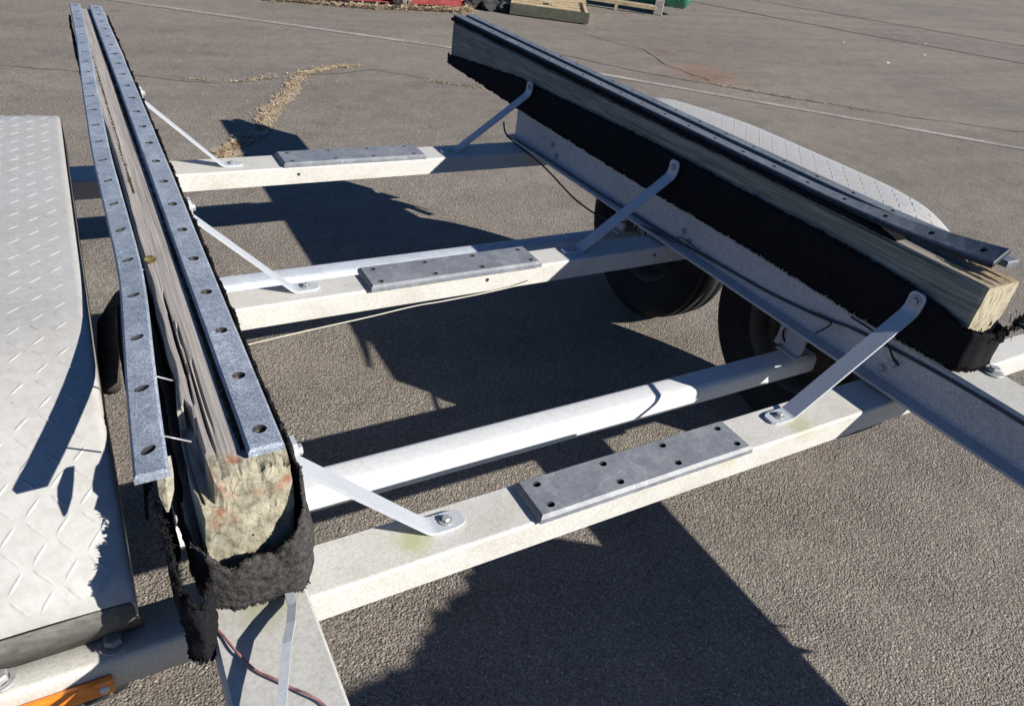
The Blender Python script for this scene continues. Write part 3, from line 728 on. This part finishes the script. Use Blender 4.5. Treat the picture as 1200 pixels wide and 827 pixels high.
# pocket of carpet folded round the broken near end
tabT = [(0, .695), (.06, .668), (.13, .656), (.165, .668), (.185, .640), (.205, .652), (.24, .656), (.265, .682), (.285, .715), (.305, .752), (.40, .756)]
tl = lerp_tab(tabT)
pocket = carpet([(.014, .80), (.018, .72), (.021, .665), (.034, .640), (.065, .628), (.105, .624), (.132, .622), (.147, .632), (.1505, .655), (.149, .74)],
    lambda s, p: tl(s), lambda s, p: .572+.012*abs(nz(s*40, 3)), bunkL, M['carpetg'], 44, 14, .0025, .008, .006, (420, .0045), .0025, .003, out=lambda s, v: -.012*math.sin(v*PI)*max(0, 1-abs(s-.26)/.1)+.003*nz(s*50, v*6))
pocket['label'] = 'sun faded carpet pocket sagging off the broken bunk end'
flap = carpet([(.006, .76), (-.002, .70), (-.004, .645), (.000, .600), (.014, .585), (.030, .605)], lambda s, p: .675-.1*s, lambda s, p: .585-.30*max(0, s-.08)+.025*nz(s*40)+.01*nz(s*110), bunkL, M['carpet'], 61, 14, .008, .014, .02, (380, .008), .004, .003)
# loose tatters beside the flap
b = MB(); hairs(b, [Vector((-.01, .78, .70)), Vector((-.006, .70, .68)), Vector((.004, .64, .62)), Vector((.018, .63, .56)), Vector((.02, .64, .50))], 260, .016, -.2); b.build('torn_carpet', M['carpet'], bunkL)
# mossy remnant ridges along the strips
def remnant(x, y0, y1, wd, z, parent, seed):
    b = MB(); y = y0; pts = []
    while y < y1:
        a = max(0, .55+nz(y*17, seed)+.5*nz(y*60, seed)); l = random.uniform(.006, .018); w_ = wd*(.35+a)
        h = random.uniform(.002, .005)
        xx = x+.002*nz(y*9, seed)
        b.add([(xx-w_*.6, y, z), (xx+w_*.5, y, z), (xx+w_*.5, y+l, z), (xx-w_*.6*random.uniform(.4, 1.2), y+l, z), (xx, y+l*.5, z+h)], [(0, 1, 4), (1, 2, 4), (2, 3, 4), (3, 0, 4)])
        pts.append(Vector((xx-w_*.3, y, z+.001))); y += l*.7
    hairs(b, pts, len(pts)*5, .006, .4); b.build('carpet_remnant', M['carpetm'], parent)
remnant(.0935, .69, 3.28, .006, .7695, bunkL, 3); remnant(.060, 1.5, 3.28, .006, .7685, bunkL, 7)
b = MB(); ly = []; N = 300; e1 = []
for i in range(N+1):
    y = .88+(3.30-.88)*i/N; x_ = 1.5665+.0015*nz(y*30, 2); zb = .772-.004*abs(nz(y*24, 5))-.003*abs(nz(y*80, 8)); zt = .772+.0105*min(1, (y-.88)/.10+.02)+.001*nz(y*20)
    ly += [Vector((x_, y, zb)), Vector((x_-.0008, y, zt)), Vector((1.6935, y, zt)), Vector((1.694, y, .772))]; e1.append(ly[-4].copy())
b.add(ly, [(4*i+k, 4*i+k+1, 4*i+k+5, 4*i+k+4) for i in range(N) for k in range(3)])
b.add(ly[:4], [(0, 1, 2, 3)]); hairs(b, e1, 900, .006, -.8); b.build('carpet', M['carpet'], bunkR)

# --- loose bent flat strap over the left rail
b = MB(); pts = [(.121, .640, .572), (.118, .600, .580), (.108, .566, .592), (.096, .535, .600), (.076, .475, .604), (.05, .40, .606), (.0, .26, .61)]
vs = []
for i, p in enumerate(pts):
    for dx, dz in ((-.0055, -.003), (.0055, -.003), (.0055, .003), (-.0055, .003)): vs.append((p[0]+dx, p[1], p[2]+dz))
b.add(vs, [(i*4+k, i*4+(k+1) % 4, (i+1)*4+(k+1) % 4, (i+1)*4+k) for i in range(len(pts)-1) for k in range(4)]+[(0, 1, 2, 3)]); b.build('strap', M['strut'], T)

# --- cables
def spline(pts, n=8):
    P = [Vector(p) for p in pts]; out = []
    for i in range(len(P)-1):
        p0, p1, p2, p3 = P[max(i-1, 0)], P[i], P[i+1], P[min(i+2, len(P)-1)]
        for k in range(n):
            t_ = k/n; out.append(.5*((2*p1)+(p2-p0)*t_+(2*p0-5*p1+4*p2-p3)*t_*t_+(3*p1-p0-3*p2+p3)*t_**3))
    return out+[P[-1]]
def cable(name, pts, r, mat, n=8):
    b = MB(); b.tube(spline(pts, n), r, 7); return b.build(name, mat, T)
cable('wiring_cable', [(1.50, 2.60, .52), (1.51, 2.59, .475), (1.535, 2.55, .448), (1.53, 2.3, .435), (1.525, 2.05, .40), (1.53, 1.86, .405), (1.535, 1.72, .452), (1.545, 1.60, .464)], .0035, M['black'])
cable('wiring_cable', [(1.535, 2.56, .462), (1.545, 2.3, .463), (1.55, 2.0, .463), (1.56, 1.7, .465), (1.563, 1.5, .470), (1.566, 1.32, .480), (1.566, 1.15, .490), (1.567, .98, .512), (1.567, .86, .535), (1.568, .6, .552), (1.569, .3, .553), (1.569, -.2, .553)], .0038, M['greywire'])
cable('wiring_cable', [(1.545, 1.60, .464), (1.55, 1.54, .466), (1.556, 1.52, .490), (1.56, 1.42, .482), (1.565, 1.32, .4815)], .0022, M['greywire'])
cable('wiring_cable', [(1.567, 1.02, .503), (1.560, .985, .517), (1.555, .94, .520), (1.558, .955, .49), (1.555, .97, .47)], .0022, M['black'])
cable('wiring_cable', [(1.56, .90, .56), (1.555, .80, .558), (1.556, .76, .53), (1.566, .745, .515)], .0026, M['black'])
cable('trailing_cord', [(.14, 1.51, .36), (.241, 1.50, .3805), (.39, 1.5, .392), (.532, 1.50, .401), (.66, 1.5, .4115), (.743, 1.50, .4125), (.88, 1.51, .411), (1.005, 1.535, .405), (1.06, 1.58, .39)], .0016, M['whitewire'])
cable('bare_wire', [(.020, .640, .585), (.024, .625, .573), (.035, .596, .570), (.045, .565, .572), (.059, .536, .570), (.075, .515, .573), (.089, .499, .570), (.102, .482, .575), (.114, .468, .571), (.12, .455, .57)], .0016, M['copper'], 5)
cable('brake_hose', [(-.005, 1.70, .42), (-.018, 1.55, .40), (-.022, 1.38, .36), (-.020, 1.22, .33), (-.03, 1.10, .30)], .0038, M['black'])
cable('brake_hose', [(.02, 1.36, .45), (.008, 1.28, .40), (-.010, 1.20, .345), (-.022, 1.14, .32)], .003, M['black'])
# left torsion arm seen between fender and strip
b = MB(); b.tube([(.01, 1.95, .30), (-.04, 1.80, .31), (-.06, 1.60, .26)], .025, 10); b.build('torsion_arm', M['drum'], T)

# ------------------------------------------------------------------ things at the back of the yard
def frame2(o, d):    # local frame: x along d, y away, z up
    d = Vector((d[0], d[1], 0)).normalized(); n = Vector((-d.y, d.x, 0)); n = n if n.y > 0 else -n
    return Matrix(((d.x, n.x, 0, o[0]), (d.y, n.y, 0, o[1]), (0, 0, 1, 0), (0, 0, 0, 1)))
F = frame2((4.52, 7.95), (.77, -.46))
P = empty('pallet', (4.52+.8, 7.95+.3, 0)); tag(P, 'weathered wooden pallet lying flat at the back of the yard', 'pallet')
def pb(name, *a, mat='pale', bev=.003):
    m_ = MB(); m_.box(*a, bev, 0, F); return m_.build(name, M[mat], P)
for x in (.0, .43, .86): pb('stringer', x, x+.04, .03, 1.15, .022, .115)
pb('lead_board', -.01, .91, -.002, .024, .012, .128, mat='shadewood')
for k in range(6):
    y_ = .06+k*.20; x1_ = (.80, .36, .79, .80, .91, .91)[k]
    pb('slat', -.01, x1_, y_, y_+.095+.01*random.random(), .117, .133+.003*random.random())
    if x1_ < .5: pb('slat', .47, .80, y_, y_+.098, .117, .134)
for y in (.05, .55, 1.05): pb('bottom_board', -.01, .91, y, y+.09, .0, .02)
# rubber scrap left of the pallet
b = MB()
for k in range(22):
    c = F @ Vector((-.50+.42*random.random(), .08+.2*random.random(), .03+.05*random.random())); r = random.uniform(.05, .09)
    bm = bmesh.new(); bmesh.ops.create_icosphere(bm, subdivisions=1, radius=r)
    vs = [c+Vector((v.co.x*1.3, v.co.y, v.co.z*.7))+v.co*random.uniform(-.3, .3) for v in bm.verts]; bm.verts.index_update(); fs = [[v.index for v in f.verts] for f in bm.faces]; bm.free()
    b.add([Vector((p.x, p.y, max(.0, p.z))) for p in vs], fs)
tag(b.build('scrap_heap', M['rubble']), 'low heap of dark rubber scrap against the pallet end', 'scrap heap')
# green tank on cradles
G = frame2((5.72, 9.58), (.78, -.62))
tk = empty('gas_tank', G @ Vector((1.0, 0, 0))); tag(tk, 'long green cylindrical tank lying on cradles beyond the pallet', 'tank')
b = MB(); zc, R_ = .34, .24
prof = [(-1.0, 0), (-.98, .10), (-.93, .19), (-.85, .24), (-.75, R_), (2.05, R_), (2.10, .245), (2.15, .21), (2.19, .14), (2.205, .0)]
b.lathe(prof, G @ Matrix.Translation((0, 0, zc)), 36); b.build('tank_shell', M['green'], tk)
for x in (-.4, 1.72):
    b = MB(); b.box(x, x+.12, -.22, .22, 0, .19, .008, 0, G); b.build('cradle', M['concrete'], tk)
for x in (.6, 2.0):
    b = MB(); b.lathe([(x, R_+.002), (x, R_+.006), (x+.03, R_+.006), (x+.03, R_+.002)], G @ Matrix.Translation((0, 0, zc)), 36); b.build('weld_band', M['green'], tk)
b = MB(); b.box(-1.1, 1.75, -.33, -.27, .07, .12, .004, 0, G); b.box(1.2, 1.24, -.335, -.265, .0, .07, 0, 0, G); b.box(-.6, -.56, -.335, -.265, .0, .07, 0, 0, G)
tag(b.build('timber_rail', M['pale']), 'grey timber rail laid low in front of the green tank', 'timber')
# red steel lengths
D = frame2((2.45, 8.22), (.96, -.10))
for k, (x0, x1, y, z, m_, lab) in enumerate(((-.6, 1.55, .10, .0, 'dkred', 'maroon steel beam lowest and nearest in the scrap row'), (.55, 1.65, .28, .0, 'red', 'short bright red steel beam behind the maroon beam'))):
    b = MB()
    b.box(x0, x1, y, y+.12, z+.03, z+.04, .002, 0, D); b.box(x0, x1, y, y+.12, z+.13, z+.14, .002, 0, D); b.box(x0, x1, y+.055, y+.065, z+.04, z+.13, 0, 0, D)
    b.box(x0+.1, x0+.16, y, y+.12, z, z+.03, 0, 0, D); b.box(x1-.2, x1-.14, y, y+.12, z, z+.03, 0, 0, D)
    tag(b.build('steel_beam', M[m_]), lab, 'steel beam', 'red steel beams')
b = MB(); b.lathe([(0, 0), (0, .10), (.02, .14), (.30, .14), (.33, .12), (.33, 0)], D @ Matrix.Translation((.95, .55, .02)) @ Matrix.Rotation(-PI/2, 4, 'Y'), 24)
b.lathe([(.33, .03), (.38, .03), (.38, 0)], D @ Matrix.Translation((.95, .55, .02)) @ Matrix.Rotation(-PI/2, 4, 'Y'), 12)
tag(b.build('red_canister', M['red']), 'squat red canister standing behind the red steel beams', 'canister')
b = MB(); b.box(-1.1, .1, .32, .46, .02, .11, .006, 0, D); b.box(-1.0, -.9, .32, .46, 0, .02, 0, 0, D); b.box(-.1, 0, .32, .46, 0, .02, 0, 0, D)
tag(b.build('steel_beam', M['green']), 'dull green steel beam left of the red beams', 'steel beam')
straw('dry_grass', [([(1.6, 8.35), (2.2, 8.22), (2.9, 8.02), (3.4, 8.06), (3.9, 8.0), (4.1, 8.2)], .5), ([(3.75, 8.2), (4.1, 8.4), (4.5, 8.8), (5.0, 9.4)], .5), ([(1.4, 9.0), (3.2, 8.8), (4.4, 9.0)], .5)], 3600, .05, (.03, .11), 'straw', .03, 1.8)
b = MB()
for k in range(70):
    a = random.random()*2*PI; p = Vector((3.30+.06*math.cos(a), 8.22+.06*math.sin(a), 0)); d = Vector((math.cos(a)*.14*random.random(), math.sin(a)*.14*random.random(), .16+.2*random.random()))
    b.tube([p, p+d*.5, p+d+Vector((random.gauss(0, .04), random.gauss(0, .04), -.04))], [.006, .005, .002], 4)
tag(b.build('dead_weed', M['stalk']), 'bleached dead weed clump beside the maroon steel beam', 'weed')
b = MB()
for k in range(5):
    x, y = random.uniform(6, 11), random.uniform(5.5, 9)
    a = random.random()*PI; c, s_ = math.cos(a)*random.uniform(.015, .03), math.sin(a)*random.uniform(.01, .02)
    b.add([(x-c, y-s_, .004), (x+s_, y-c, .008), (x+c, y+s_, .016), (x-s_, y+c, .006)], [(0, 1, 2, 3)])
tag(b.build('litter_scraps', M['white']), kind='stuff')

# ------------------------------------------------------------------ tarpaulin bundle on the right rail, unseen and made up to throw the ragged shadow
b = MB(); nu, nv = 40, 20; prof = lerp_tab([(-1.35, 1.32), (-1.0, 1.27), (-.78, 1.12), (-.55, 1.02), (-.42, .95), (-.30, .90), (-.18, .86), (-.07, .78), (-.02, .60)])
vs = []
for i in range(nu+1):
    y = -1.35+1.34*i/nu; h = max(.02, prof(y)-.567+.02*nz(y*14, 2)+.02*nz(y*34, 6))
    for j in range(nv):
        a = PI*j/(nv-1); r = 1+.12*nz(math.cos(a)*2, y*5, 3)
        vs.append((1.63+.14*math.cos(a)*r*(1-.55*math.sin(a)), y, .567+h*math.sin(a)**.6))
b.add(vs, [(i*nv+j, i*nv+j+1, (i+1)*nv+j+1, (i+1)*nv+j) for i in range(nu) for j in range(nv-1)], 0, True)
b.add(vs[:nv], [tuple(range(nv))]); b.add(vs[-nv:], [tuple(range(nv))])
for tip in ((1.672, -.035, .40), (1.672, -.11, .40)):
    q = Vector(tip); b.add([Vector((1.70, -.10-(1.73-tip[0])*2, .60)), Vector((1.70, -.22, .60)), q, q+Vector((-.02, -.03, .03))], [(0, 1, 2), (1, 3, 2), (0, 2, 3)])
tag(b.build('shadow_caster', M['caster']), 'unseen made-up tarpaulin bundled on the front of the right frame rail', 'shadow_caster')

for o in S.objects:
    if 'w' in o: del o['w']
